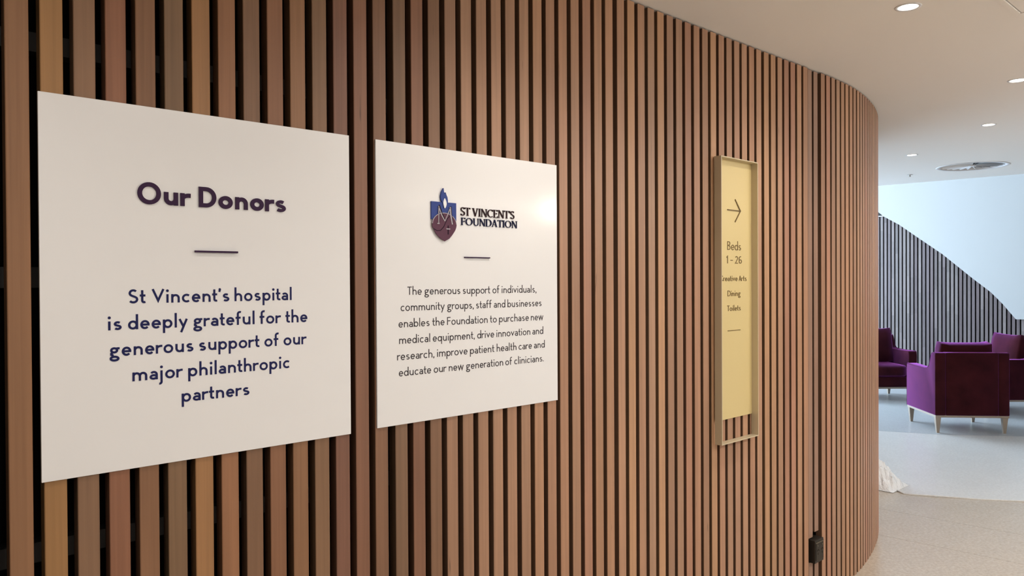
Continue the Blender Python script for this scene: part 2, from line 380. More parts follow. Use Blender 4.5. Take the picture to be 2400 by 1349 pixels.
# ------------------------------------------------------------------ lounge end wall: upright battens below a white plaster face cut on a curve
XB = 13.47
DIAG = [(5.47, 2.90), (5.268, 2.724), (5.192, 2.654), (4.943, 2.5), (4.645, 2.268), (4.287, 1.993), (3.86, 1.606), (3.614, 1.396), (3.453, 1.216), (3.282, 0.990), (-1.7, 0.990)]
bm = bmesh.new()
outl = [(7.9, 4.5), (7.9, 2.90)] + DIAG + [(-1.7, 4.5)]
prism(bm, outl, 'x', 13.36, 13.44)
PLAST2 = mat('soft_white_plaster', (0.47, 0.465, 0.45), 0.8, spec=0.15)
wall_back = tag(mesh_obj('wall_back', bm, PLAST2), kind='structure', label='white lounge end wall with curved lower edge above timber battens')
nbox('backing', 13.51, 13.6, -1.7, 7.9, 0, 4.6, BLACK, wall_back)
nbox('cap_trim', 13.441, 13.51, 5.22, 7.9, 2.662, 2.675, VENTM, wall_back)
bm = bmesh.new(); prism(bm, [(5.0, 2.676), (7.9, 2.676), (7.9, 3.1), (5.0, 3.1)], 'x', 13.495, 13.509); mesh_obj('upper_reveal', bm, VENTD, wall_back)
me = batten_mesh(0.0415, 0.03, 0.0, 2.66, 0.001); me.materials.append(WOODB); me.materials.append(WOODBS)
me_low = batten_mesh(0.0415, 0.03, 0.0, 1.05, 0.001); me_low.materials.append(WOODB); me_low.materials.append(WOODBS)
y = 5.236 + 0.03015 - 0.06025 * 78
LT = [(0.175, 0.138, 0.134), (0.155, 0.12, 0.122), (0.20, 0.163, 0.154), (0.14, 0.104, 0.104), (0.185, 0.155, 0.146)]
while y < 7.88:
    o = bpy.data.objects.new('batten', me if y > 2.9 else me_low); COL.objects.link(o); o.parent = wall_back
    o.location = (XB, y, 0); o.rotation_euler = (0, 0, -PI / 2)
    o.color = (*rnd.choice(LT), 1); y += 0.06025

# ------------------------------------------------------------------ lettering: own monoline and serif alphabets
def arc(cx, cy, rx, ry, a0, a1, n=None):
    n = n or max(3, int(abs(a1 - a0) / 15) + 1)
    return [(cx + rx * math.cos(math.radians(a0 + (a1 - a0) * i / (n - 1))), cy + ry * math.sin(math.radians(a0 + (a1 - a0) * i / (n - 1)))) for i in range(n)]
XH, ASC, DESC = 0.62, 1.07, -0.36
def glyph(ch, w):
    """centre-line strokes and advance width for cap height 1; entries (points, closed)"""
    w0 = w; h = w / 2; S = []; X = XH
    def l(*p): S.append((list(p), False))
    def dot(x, y, r): S.append((arc(x, y, r * 0.5, r * 0.5, 0, 360, 10)[:-1], 'dot', r))
    def bowl(cx, W=0.62): S.append((arc(cx, X / 2, W / 2 - h, X / 2 - h + 0.012, 0, 360, 25)[:-1], True))
    def s_curve(W, H, y0=0):
        w = w0 * 0.80 if w0 > .18 else w0; h = w / 2
        ry = (H - w) / 4; rx = W / 2 - h; t = y0 + H - h - ry; b_ = y0 + h + ry
        rt = rx * 0.9
        p = arc(W / 2, t, rt, ry, 38, 180, 12)
        q = arc(W / 2, b_, rx, ry, 0, -145, 12)
        A, D = p[-1], q[0]; B, C = (A[0], A[1] - ry * 1.15), (D[0], D[1] + ry * 1.15)
        mid = [tuple((1 - u) ** 3 * A[i] + 3 * u * (1 - u) ** 2 * B[i] + 3 * u * u * (1 - u) * C[i] + u ** 3 * D[i] for i in (0, 1)) for u in (.12, .24, .36, .5, .64, .76, .88)]
        S.append((p + mid + q, False, w))
    if ch == ' ': return S, 0.41
    if ch == 'o': W = .55 + .8 * w; bowl(W / 2, W); return S, W
    if ch in 'bp':
        l((h, ASC if ch == 'b' else X), (h, 0 if ch == 'b' else DESC)); W = .55 + .7 * w; bowl(W - (W - .02) / 2, W - .02); return S, W
    if ch in 'dq':
        W = .55 + .7 * w; l((W - h, ASC if ch == 'd' else X), (W - h, 0 if ch == 'd' else DESC)); bowl((W - .02) / 2, W - .02); return S, W
    if ch in 'nh':
        W = .46 + .92 * w; r = (W - w) / 2
        l((h, X if ch == 'n' else ASC), (h, 0)); l(*([(h, min(X * 0.55, X - h - r * 0.95 - 0.03))] + arc(W / 2, X - h - r * 0.95, r, r * 0.95, 180, 0, 12) + [(W - h, 0)])); return S, W
    if ch == 'm':
        W = .43 + .9 * w; r = (W - w) / 2; l((h, X), (h, 0))
        for x in (0, W - w): l(*([(x + h, X * 0.55)] + arc(x + W / 2, X - h - r, r, r, 180, 0, 12) + [(x + W - h, 0)]))
        return S, 2 * W - w
    if ch == 'u':
        W = .46 + .92 * w; r = (W - w) / 2
        l((W - h, X), (W - h, 0)); l(*([(h, X)] + arc(W / 2, h + r * 0.95, r, r * 0.95, 180, 360, 12))); return S, W
    if ch == 'r':
        l((h, X), (h, 0)); W = .31 + .8 * w; a = (W - h) * .86; l(*([(h, X * 0.5)] + arc(h + a, X - h - 0.18, a, 0.18, 178, 78, 8))); return S, W
    if ch == 'e':
        W = .50 + .8 * w; l((h + 0.02, X / 2), (W - .004, X / 2)); l(*arc(W / 2, X / 2, W / 2 - h, X / 2 - h + 0.012, 0, 318, 22)); return S, W
    if ch == 'c':
        W = .47 + .75 * w; l(*arc(W * .57, X / 2, W * .57 - h, X / 2 - h + 0.012, 48, 312, 20)); return S, W
    if ch == 'a':
        W = .44 + .75 * w; r = (W - w) / 2
        l(*([(W - h, 0)] + [(W - h, X - h - r)] + arc(W / 2, X - h - r * 0.9, r, r * 0.9, 0, 145, 10)))
        S.append((arc(W / 2 - 0.005, 0.19, W / 2 - h, 0.19 - h * .85, 0, 360, 20)[:-1], True)); return S, W
    if ch == 'g':
        hh = min(h, .07)
        S.append((arc(0.29, X - 0.20, 0.255 - hh, 0.215 - hh, 0, 360, 20)[:-1], True))
        l((0.42, X - hh - 0.05), (0.48, X - hh), (0.64, X - hh))
        S.append((arc(0.31, -0.155, 0.31 - hh, 0.20 - hh, 0, 360, 24)[:-1], True))
        l((0.19, X - 0.35), (0.11, 0.20), (0.11, 0.12), (0.24, 0.05)); return S, 0.64
    if ch == 's': W = .36 + w; s_curve(W, X); return S, W
    if ch == 't':
        l(*([(0.16, 0.93)] + arc(0.16 + 0.14, h + 0.11, 0.14, 0.11, 180, 300, 7))); l((0.0, X - h * .9), (0.37, X - h * .9)); return S, 0.39
    if ch == 'f':
        l(*([(0.17, 0)] + arc(0.17 + 0.17, ASC - h - 0.15, 0.17, 0.15, 180, 65, 8))); l((0.0, X - h * .9), (0.38, X - h * .9)); return S, 0.43
    if ch == 'i': l((h + .01, X), (h + .01, 0)); dot(h + .01, 0.87, w * 0.66); return S, w + .02
    if ch == 'j':
        l(*([(h + .02, X), (h + .02, -0.18)] + arc(h + .02 - 0.12, -0.20, 0.12, 0.13, 0, -110, 7))); dot(h + .02, 0.87, w * 0.66); return S, w + .04
    if ch == 'l': l((h, ASC), (h, 0)); return S, w
    if ch in 'vV':
        W, H = (0.60, X) if ch == 'v' else (0.87, 1.0)
        l((h * .9, H), (W / 2, h * 2.3), (W - h * .9, H))
        return S, W
    if ch == 'w':
        W = 0.90; xs = [h * .9, W * 0.27, W / 2, W * 0.73, W - h * .9]; ys = [X, h * .7, X * 0.95, h * .7, X]
        l(*zip(xs, ys)); return S, W
    if ch == 'y':
        l((h * .9, X), (0.335, 0.0 + h * .8)); l((0.64 - h * .9, X), (0.17, DESC)); return S, 0.64
    if ch == 'O': S.append((arc(0.52, 0.5, 0.52 - h, 0.5 - h + 0.02, 0, 360, 33)[:-1], True)); return S, 1.04
    if ch == 'D':
        W = 0.85; l((h, 0), (h, 1)); l(*([(h, 1 - h)] + arc(W - 0.5, 0.5, 0.5 - h, 0.5 - h, 90, -90, 17) + [(h, h)])); return S, W
    if ch == 'S': s_curve(0.66, 1.0); return S, 0.66
    if ch == 'T': l((0, 1 - h), (0.60, 1 - h)); l((0.30, 1 - h), (0.30, 0)); return S, 0.60
    if ch == 'F': l((h, 0), (h, 1)); l((h, 1 - h), (0.50, 1 - h)); l((h, 0.52), (0.48, 0.52)); return S, 0.50
    if ch == 'B':
        l((h, 0), (h, 1)); l(*([(h, 1 - h)] + arc(0.30, 0.76, 0.25 - h, 0.24 - h, 90, -90, 9) + [(h, 0.52)])); l(*([(h, 0.52)] + arc(0.32, 0.27, 0.27 - h, 0.26 - h + .0, 90, -90, 9) + [(h, h)])); return S, 0.60
    if ch == 'A': l((h * .9, 0), (0.33, 1 - h * .7)); l((0.66 - h * .9, 0), (0.33, 1 - h * .7)); l((0.14, 0.30), (0.52, 0.30)); return S, 0.66
    if ch == 'C': l(*arc(0.42, 0.5, 0.42 - h, 0.5 - h, 42, 318, 22)); return S, 0.70
    if ch == '1': l((0.02, 0.78), (0.2, 1 - h), (0.2, 0)); return S, 0.32
    if ch == '2': l(*(arc(0.27, 0.72, 0.25 - h, 0.28 - h, 155, -25, 11) + [(h + .01, h), (0.54, h)])); return S, 0.54
    if ch == '6':
        S.append((arc(0.27, 0.29, 0.27 - h, 0.29 - h, 0, 360, 20)[:-1], True)); l(*([(h, 0.29), (h, 0.62)] + arc(0.30, 0.66, 0.30 - h, 0.34 - h, 170, 70, 7))); return S, 0.54
    if ch == '–': l((0, 0.42), (0.42, 0.42)); return S, 0.42
    if ch == '.': dot(h + .02, 0.07, w * 0.66); return S, w + .04
    if ch == ',': dot(h + .04, 0.07, w * 0.62); l((h + .06, 0.06), (h, -0.13)); return S, w + .06
    if ch == '’': dot(h + .04, 0.93, w * 0.62); l((h + .06, 0.93), (h, 0.74)); return S, w + .06
    raise ValueError(ch)
ROUND = set('oceadqgObpCDS6')
def serif_glyph(ch):
    T, t = 0.135, 0.05; S = []
    def l(wd, *p): S.append((list(p), False, wd))
    def sf(x, y, n=0.13): l(t * .9, (x - n, y), (x + n, y))
    b0, t1 = t * .45, 1 - t * .45
    if ch == ' ': return S, 0.25
    if ch == 'S':
        p = arc(0.26, 0.755, 0.19, 0.215, 35, 215, 12); q = arc(0.27, 0.27, 0.21, 0.24, 35, -150, 12)
        l(0.10, *(p + q)); l(t, (0.44, 0.99), (0.44, 0.78)); l(t, (0.05, 0.22), (0.05, 0.02)); return S, 0.50
    if ch == 'T': l(T, (0.33, 0), (0.33, 1)); l(t, (0.02, t1), (0.64, t1)); l(t, (0.03, 1), (0.03, 0.80)); l(t, (0.63, 1), (0.63, 0.80)); sf(0.33, b0); return S, 0.66
    if ch == 'V': l(T, (0.13, 1), (0.40, 0.0)); l(t, (0.66, 1), (0.40, 0.0)); sf(0.13, t1); sf(0.66, t1, .1); return S, 0.76
    if ch == 'I': l(T, (0.14, 0), (0.14, 1)); sf(0.14, b0); sf(0.14, t1); return S, 0.28
    if ch == 'N': l(t, (0.12, 0), (0.12, 1)); l(T, (0.12, 1), (0.70, 0.0)); l(t, (0.70, 0), (0.70, 1)); sf(0.12, b0, .1); sf(0.09, t1, .08); sf(0.70, t1, .1); return S, 0.80
    if ch == 'C': l(0.09, *arc(0.44, 0.5, 0.36, 0.46, 50, 310, 20)); l(T, *arc(0.44, 0.5, 0.37, 0.44, 140, 220, 8)); l(t, (0.70, 0.98), (0.70, 0.74)); return S, 0.74
    if ch == 'E': l(T, (0.14, 0), (0.14, 1)); l(t, (0.02, t1), (0.54, t1)); l(t, (0.14, 0.52), (0.44, 0.52)); l(t, (0.02, b0), (0.56, b0)); l(t, (0.53, 1), (0.53, 0.8)); l(t, (0.56, 0.2), (0.56, 0)); l(t, (0.43, .6), (0.43, .44)); return S, 0.60
    if ch == '’': l(0.09, (0.08, 1.0), (0.05, 0.72)); return S, 0.12
    if ch == 'F': l(T, (0.14, 0), (0.14, 1)); l(t, (0.02, t1), (0.54, t1)); l(t, (0.14, 0.50), (0.44, 0.50)); l(t, (0.53, 1), (0.53, 0.8)); l(t, (0.43, .6), (0.43, .42)); sf(0.14, b0); return S, 0.56
    if ch == 'O': S.append((arc(0.46, 0.5, 0.39, 0.46, 0, 360, 29)[:-1], True, 0.075)); l(T, *arc(0.46, 0.5, 0.38, 0.44, 145, 215, 8)); l(T, *arc(0.46, 0.5, 0.38, 0.44, -35, 35, 8)); return S, 0.92
    if ch == 'U': l(T, *([(0.16, 1), (0.16, 0.34)])); l(0.08, *arc(0.42, 0.34, 0.26, 0.31, 180, 360, 12)); l(t, (0.68, 1), (0.68, 0.34)); sf(0.15, t1, .12); sf(0.68, t1, .1); return S, 0.80
    if ch == 'D': l(T, (0.14, 0), (0.14, 1)); l(0.075, *([(0.03, t1)] + arc(0.36, 0.5, 0.40, 0.475, 90, -90, 15) + [(0.03, b0)])); l(T, *arc(0.36, 0.5, 0.39, 0.44, -40, 40, 8)); return S, 0.80
    if ch == 'A': l(t, (0.10, 0), (0.38, 1.0)); l(T, (0.38, 1.0), (0.66, 0)); l(t, (0.20, 0.32), (0.56, 0.32)); sf(0.10, b0, .09); sf(0.67, b0, .11); return S, 0.78
    raise ValueError(ch)
def ribbon(bm, pts, hw, closed, place, y0, y1):
    n = len(pts); Lf = []; Rt = []
    for i in range(n):
        p = Vector(pts[i])
        if closed: a = Vector(pts[(i - 1) % n]); b_ = Vector(pts[(i + 1) % n])
        else: a = Vector(pts[max(i - 1, 0)]); b_ = Vector(pts[min(i + 1, n - 1)])
        d0 = (p - a); d1 = (b_ - p)
        if d0.length < 1e-9: d0 = d1
        if d1.length < 1e-9: d1 = d0
        d0.normalize(); d1.normalize(); t = (d0 + d1)
        t = t.normalized() if t.length > 1e-6 else d1
        nn = Vector((-t.y, t.x)); k_ = hw / max(0.35, nn.dot(Vector((-d1.y, d1.x))))
        # keep the inner edge of tight curves from folding over itself
        turn = d0.x * d1.y - d0.y * d1.x; seg = min((p - a).length, (b_ - p).length)
        ki = min(k_, 0.96 * seg / abs(turn)) if 1e-4 < abs(turn) < 0.6 and seg > 1e-6 else k_
        Lf.append(p + nn * (ki if turn > 0 else k_)); Rt.append(p - nn * (ki if turn < 0 else k_))
    V = [[bm.verts.new(place(q, yy)) for q in (Lf[i], Rt[i]) for yy in (y0, y1)] for i in range(n)]  # L0 L1 R0 R1
    for i in range(n if closed else n - 1):
        a, b_ = V[i], V[(i + 1) % n]
        bm.faces.new((a[0], a[2], b_[2], b_[0])); bm.faces.new((a[0], b_[0], b_[1], a[1])); bm.faces.new((a[2], a[3], b_[3], b_[2]))
    if not closed:
        for a in (V[0], V[-1]): bm.faces.new((a[0], a[1], a[3], a[2]))
def draw(bm, strokes, w, ox, sx, sz, z, y0, y1):
    """strokes into bm: glyph x scaled by sx from ox, z scaled by sz; y0 front, y1 back"""
    asp = sx / sz
    place = lambda q, yy: (ox + q[0] * sx, yy, z + q[1] * sz)
    for si, s_ in enumerate(strokes):
        y0 = y0 - 0.00009
        pts = list(s_[0])
        if s_[1] == 'dot':
            c_ = [sum(p[i] for p in pts) / len(pts) for i in (0, 1)]; r = s_[2]
            ring = [(c_[0] + r / asp * math.cos(2 * PI * i / 12), c_[1] + r * math.sin(2 * PI * i / 12)) for i in range(12)]
            f0 = [bm.verts.new(place(p, y0)) for p in ring]; f1 = [bm.verts.new(place(p, y1)) for p in ring]
            bm.faces.new(f0)
            for i in range(12): bm.faces.new((f0[i], f0[(i + 1) % 12], f1[(i + 1) % 12], f1[i]))
        else: ribbon(bm, pts, (s_[2] if len(s_) > 2 else w) / 2, bool(s_[1]), place, y0, y1)
def layout(text, w, serif=False):
    x = 0; out = []; prev = None
    for ch in text:
        S_, adv = serif_glyph(ch) if serif else glyph(ch, w)
        if prev is not None and prev != ' ' and ch != ' ':
            if serif: gap = 0.035
            else:
                g = lambda c: 0.068 if c in ROUND else (0.035 if c in 'vyVwTAf.,t’r' else 0.09)
                gap = g(prev) + g(ch) - (0.02 if w > .18 else 0)
        else: gap = 0.0
        x += gap; out.append((ch, S_, x)); x += adv; prev = ch
    return out, x
def text_line(text, x0, x1, z, cap, w, yfront, depth, mat_, parent, name='text_line', each=False, serif=False, local=(0, 0, 0)):
    items, W = layout(text, w, serif); sx = (x1 - x0) / W
    bm = bmesh.new()
    for ch, S_, gx in items:
        if not S_: continue
        draw(bm, S_, w, x0 + gx * sx - local[0], sx, cap, z - local[2], yfront - local[1], yfront + depth - local[1])
        if each: mesh_obj(name, bm, mat_, parent); bm = bmesh.new()
    if not each: mesh_obj(name, bm, mat_, parent)
    else: bm.free()

# ------------------------------------------------------------------ sign boards
YS = 1.764
def board(name, x0, x1, z0, z1, label, cat):
    root = tag(empty(name, ((x0 + x1) / 2, YS, z0)), label, cat)
    L0 = ((x0 + x1) / 2, YS, z0)
    nbox('board', x0 - L0[0], x1 - L0[0], 0, 0.005, 0, z1 - z0, BOARD, root, bevel=0.0008)
    return root, L0
s1, o1 = board('donor_sign', 0.3539, 1.0611, 1.1949, 1.9772, 'large square white board headed Our Donors with navy text on the battens, leftmost sign', 'sign')
text_line('Our Donors', 0.5383, 0.8809, 1.7656, 0.0463, 0.20, YS - 0.003, 0.003, PURPLE, s1, 'letter', True, local=o1)
nbox('divider_bar', 0.6592 - o1[0], 0.7583 - o1[0], -0.006, 0, 1.6625 - o1[2], 1.6667 - o1[2], PURPLE, s1)
for t, a, b_, z in (('St Vincent’s hospital', 0.5183, 0.8955, 1.5499), ('is deeply grateful for the', 0.4780, 0.9376, 1.4941), ('generous support of our', 0.4807, 0.9342, 1.4387),
                    ('major philanthropic', 0.5252, 0.8894, 1.3825), ('partners', 0.6281, 0.7853, 1.3266)):
    text_line(t, a, b_, z, 0.0304, 0.150, YS - 0.0006, 0.0006, NAVY, s1, local=o1)
s2, o2 = board('foundation_sign', 1.1425, 1.8463, 1.1985, 1.9773, 'square white board with blue and plum shield crest above six lines of grey text', 'sign')
for t, a, b_, z in (('The generous support of individuals,', 1.2433, 1.7484, 1.5571), ('community groups, staff and businesses', 1.2203, 1.7713, 1.5127),
                    ('enables the Foundation to purchase new', 1.2130, 1.7791, 1.4674), ('medical equipment, drive innovation and', 1.2146, 1.7786, 1.4220),
                    ('research, improve patient health care and', 1.2075, 1.7854, 1.3772), ('educate our new generation of clinicians.', 1.2129, 1.7799, 1.3324)):
    text_line(t, a, b_, z, 0.0230, 0.104, YS - 0.0006, 0.0006, GREYP, s2, local=o2)
nbox('divider_bar', 1.4473 - o2[0], 1.5468 - o2[0], -0.005, 0, 1.6634 - o2[2], 1.6668 - o2[2], PURPLE, s2)
text_line('ST VINCENT’S', 1.4341, 1.6501, 1.7888, 0.0240, 0.1, YS - 0.003, 0.003, MAROON, s2, 'letter', True, True, local=o2)
text_line('FOUNDATION', 1.4350, 1.6633, 1.7604, 0.0220, 0.1, YS - 0.003, 0.003, WNAVY, s2, 'letter', True, True, local=o2)
def plate(name, pts, y0, y1, mat_, parent, o):
    bm = bmesh.new(); prism(bm, [(p[0] - o[0], p[1] - o[2]) for p in pts], 'y', y0, y1)
    return mesh_obj(name, bm, mat_, parent)
def smooth_loop(pts, n=5):
    out = []; m_ = len(pts)
    for i in range(m_):
        p0, p1, p2, p3 = (Vector(pts[(i + j) % m_]) for j in (-1, 0, 1, 2))
        for k_ in range(n):
            t = k_ / n
            out.append(tuple(0.5 * ((2 * p1) + (p2 - p0) * t + (2 * p0 - 5 * p1 + 4 * p2 - p3) * t * t + (3 * p1 - p0 - 3 * p2 + p3) * t ** 3)))
    return out
D1 = -0.004
shield = plate('crest_shield', [(1.3250, 1.8230), (1.4160, 1.8230), (1.4160, 1.7705), (1.405, 1.776), (1.337, 1.776), (1.3250, 1.7715)], D1, 0, LOGOB, s2, o2)
heart_pts = [(1.3262 + 0.0445 + 0.0445 * math.cos(math.radians(a)), 1.7590 + 0.0330 * math.sin(math.radians(a))) for a in range(-20, 201, 10)]
heart_pts += [(1.332, 1.744), (1.341, 1.730), (1.355, 1.7180), (1.3715, 1.7100), (1.388, 1.7180), (1.400, 1.730), (1.4095, 1.742)]
heart = plate('crest_heart', heart_pts, D1 - 0.0022, D1, LOGOP, s2, o2)
fl = [(1.3685, 1.8635), (1.3610, 1.8520), (1.3575, 1.8400), (1.3590, 1.8300), (1.3630, 1.8225), (1.3680, 1.8140), (1.3720, 1.8050), (1.3790, 1.8100), (1.3830, 1.8180), (1.3843, 1.8270), (1.3825, 1.8380), (1.3790, 1.8440), (1.3760, 1.8515), (1.3735, 1.8460), (1.3700, 1.8530)]
plate('crest_flame', fl, D1 - 0.0015, 0.0, LOGOB, s2, o2)
plate('flame_heart', smooth_loop([(1.3722, 1.8345), (1.3670, 1.8240), (1.3680, 1.8140), (1.3722, 1.8050), (1.3775, 1.8130), (1.3785, 1.8220)], 3), D1 - 0.0024, D1 - 0.0016, BOARD, s2, o2)
def rib(name, strokes, mat_, y0, y1):
    bm = bmesh.new()
    for pts, wd in strokes: ribbon(bm, pts, wd / 2, False, lambda q, yy: (q[0] - o2[0], yy, q[1] - o2[2]), y0, y1)
    mesh_obj(name, bm, mat_, s2)
CW = mat('crest_line', (0.42, 0.38, 0.42), 0.35)
yM = D1 - 0.0032
rib('crest_monogram', [([(1.3500, 1.8110), (1.3490, 1.7610)], .0026), ([(1.3440, 1.7605), (1.3520, 1.7605)], .0026), ([(1.3500, 1.8080), (1.3600, 1.7850), (1.3715, 1.7680)], .0030), ([(1.3715, 1.7680), (1.3915, 1.8070)], .0022),
                       ([(1.3915, 1.8100), (1.3935, 1.7850), (1.3990, 1.7600)], .0042)], CW, yM, D1 - 0.0001)
rib('crest_monogram', [([(1.3525, 1.8140), (1.3620, 1.7900), (1.3735, 1.7710)], .0018), ([(1.3950, 1.8120), (1.3975, 1.7850), (1.4020, 1.7620)], .0018), ([(1.3515, 1.7900), (1.3515, 1.7640)], .0018)], LOGOD, yM + .0002, D1 - 0.0001)
rib('crest_curve', [(arc(1.3707, 1.7590, 0.0435, 0.0325, 178, 2, 28), .0018)], CW, yM + .0004, D1 - 0.0001)
rib('crest_curve', [([(1.3900, 1.7840), (1.3810, 1.7760), (1.3740, 1.7640), (1.3680, 1.7520), (1.3560, 1.7410), (1.3430, 1.7395), (1.3320, 1.7450)], .0020)], LOGOD, yM + .0006, D1 - 0.0001)
rib('crest_cross', [([(1.3835, 1.7560), (1.3835, 1.7300)], .0026)], LOGOD, yM, D1 - 0.0001)
rib('crest_cross', [([(1.3765, 1.7462), (1.3905, 1.7462)], .0028)], CW, yM - .0002, D1 - 0.0001)

# ------------------------------------------------------------------ wayfinding sign in a box frame
KS = 0.9965
FX0, FX1, FZ0, FZ1, FY = 2.7945 * KS, 3.0905 * KS, 1.592 + (0.9095 - 1.592) * KS, 1.592 + (2.1088 - 1.592) * KS, 1.7325 * KS
of = (FX0, FY, FZ0)
ws = tag(empty('wayfinding_sign', of), 'tall narrow champagne metal box frame sign with arrow and Beds 1 – 26', 'sign')
Wf, Hf, Df, T = FX1 - FX0, FZ1 - FZ0, 0.0342, 0.0045
bm = bmesh.new()
# one mitred frame
o_ = [(0, 0), (Wf, 0), (Wf, Hf), (0, Hf)]; i_ = [(T, T), (Wf - T, T), (Wf - T, Hf - T), (T, Hf - T)]
V = [[bm.verts.new((p[0], yy, p[1])) for p in lp] for lp in (o_, i_) for yy in (0, Df)]
for i in range(4):
    j = (i + 1) % 4
    bm.faces.new((V[0][i], V[0][j], V[2][j], V[2][i])); bm.faces.new((V[1][i], V[3][i], V[3][j], V[1][j]))
    bm.faces.new((V[0][i], V[1][i], V[1][j], V[0][j])); bm.faces.new((V[2][i], V[2][j], V[3][j], V[3][i]))
mesh_obj('frame', bm, GOLD, ws, bevel=0.0008)
PY = 0.0306
KZ = lambda z: 1.592 + (z - 1.592) * KS
nbox('panel', T, Wf - T, PY, PY + 0.003, KZ(1.0045) - FZ0, Hf - T, PANELM, ws)
yp = FY + PY - 0.0012
for t, a, b_, z, cap, w in (('Beds', 2.8885, 2.9969, 1.7225, 0.0364, 0.09), ('1 – 26', 2.8811, 3.0039, 1.6652, 0.0319, 0.105), ('Creative Arts', 2.8330, 3.0427, 1.5901, 0.0235, 0.115),
                            ('Dining', 2.8890, 2.9922, 1.5257, 0.0239, 0.115), ('Toilets', 2.8866, 2.9933, 1.4628, 0.0234, 0.115)):
    text_line(t, a * KS, b_ * KS, KZ(z), cap, w, yp, 0.0012, GLET, ws, local=of)
nbox('divider_bar', 2.8892 * KS - FX0, 2.9897 * KS - FX0, PY - 0.002, PY, KZ(1.3778) - FZ0, KZ(1.3802) - FZ0, GLET, ws)
bm = bmesh.new()
for pts in ([(2.8894, 1.8925), (2.9936, 1.8925)], [(2.9500, 1.9398), (2.9925, 1.8925), (2.9490, 1.8434)]):
    ribbon(bm, pts, 0.0022, False, lambda q, yy: (q[0] * KS - FX0, yy, KZ(q[1]) - FZ0), PY - 0.003, PY)
mesh_obj('arrow', bm, GLET, ws)

# ------------------------------------------------------------------ dark power outlet box set into the battens
x, y, h_ = at(3.668)
ob = tag(empty('power_outlet', (x, y, 0.208), h_), 'small dark metal power outlet box set into the battens near the floor', 'outlet')
bm = bmesh.new(); box(bm, -0.048, 0.040, -0.019, 0.033, 0.0, 0.112); mesh_obj('housing', bm, DARKM, ob, bevel=0.002)
bm = bmesh.new(); box(bm, -0.041, 0.036, -0.0215, -0.0191, 0.012, 0.096); mesh_obj('face_plate', bm, DARKM, ob, bevel=0.001)
bm = bmesh.new(); box(bm, -0.044, 0.037, -0.0225, -0.0192, 0.097, 0.101); mesh_obj('lid_lip', bm, SCREW, ob)
for xx in (-0.022, 0.020):
    bm = bmesh.new()
    for rz_, px_, pz_ in ((35, -0.007, 0.062), (-35, 0.007, 0.062), (0, 0, 0.045)):
        box(bm, -0.0012, 0.0012, -0.0222, -0.0216, -0.005, 0.005, Matrix.Translation((xx + px_, 0, pz_)) @ Matrix.Rotation(math.radians(rz_), 4, 'Y'))
    mesh_obj('socket_slots', bm, BLACK, ob)
for xx, zz in ((-0.025, 0.084), (0.020, 0.084)):
    bm = bmesh.new(); bmesh.ops.create_cone(bm, cap_ends=True, segments=12, radius1=0.004, radius2=0.0035, depth=0.002, matrix=Matrix.Translation((xx, -0.0226, zz)) @ Matrix.Rotation(PI / 2, 4, 'X')); mesh_obj('screw', bm, SCREW, ob)

# ------------------------------------------------------------------ ceiling fittings
DL = ['downlight nearest the camera at top right of the ceiling', 'second downlight from the camera at the right edge of the ceiling', 'third downlight from the camera, right of the wall end', 'farthest downlight beside the round air diffuser']
for (x, y), lab in zip(DOWNLIGHTS, DL):
    r = tag(empty('downlight', (x, y, CEIL)), 'small round recessed ' + lab, 'downlight', 'recessed ceiling downlights')
    bm = bmesh.new(); n = 32
    prof = [(0.0345, 0.030), (0.0355, 0.0), (0.0355, -0.002), (0.046, -0.002), (0.047, -0.0002), (0.0365, -0.0002)]
    rings = [[bm.verts.new((R * math.cos(2 * PI * i / n), R * math.sin(2 * PI * i / n), z)) for i in range(n)] for R, z in prof]
    for a, b_ in zip(rings, rings[1:]):
        for i in range(n): bm.faces.new((a[i], a[(i + 1) % n], b_[(i + 1) % n], b_[i]))
    mesh_obj('trim_ring', bm, VENTM, r, smooth=True)
    bm = bmesh.new(); bmesh.ops.create_cone(bm, cap_ends=True, segments=24, radius1=0.0335, radius2=0.0335, depth=0.006, matrix=Matrix.Translation((0, 0, 0.006))); mesh_obj('lens', bm, LENS, r)
# swirl diffuser
v = tag(empty('air_diffuser', (VENT[0], VENT[1], CEIL)), 'round white swirl air diffuser with radial blades in the ceiling', 'vent')
bm = bmesh.new(); n = 48
prof = [(VR - 0.004, 0.05), (VR - 0.004, -0.003), (VR + 0.028, -0.004), (VR + 0.034, -0.0003), (VR + 0.0, -0.0003)]
rings = [[bm.verts.new((R * math.cos(2 * PI * i / n), R * math.sin(2 * PI * i / n), z)) for i in range(n)] for R, z in prof]
for a, b_ in zip(rings, rings[1:]):
    for i in range(n): bm.faces.new((a[i], a[(i + 1) % n], b_[(i + 1) % n], b_[i]))
mesh_obj('rim', bm, VENTM, v, smooth=True)
bm = bmesh.new(); bmesh.ops.create_cone(bm, cap_ends=True, segments=24, radius1=0.030, radius2=0.030, depth=0.012, matrix=Matrix.Translation((0, 0, 0.006))); mesh_obj('hub', bm, VENTM, v)
bm = bmesh.new(); bmesh.ops.create_cone(bm, cap_ends=True, segments=32, radius1=VR - 0.006, radius2=VR - 0.006, depth=0.004, matrix=Matrix.Translation((0, 0, 0.048))); mesh_obj('plenum_plate', bm, VENTD, v)
NB = 24; bme = None
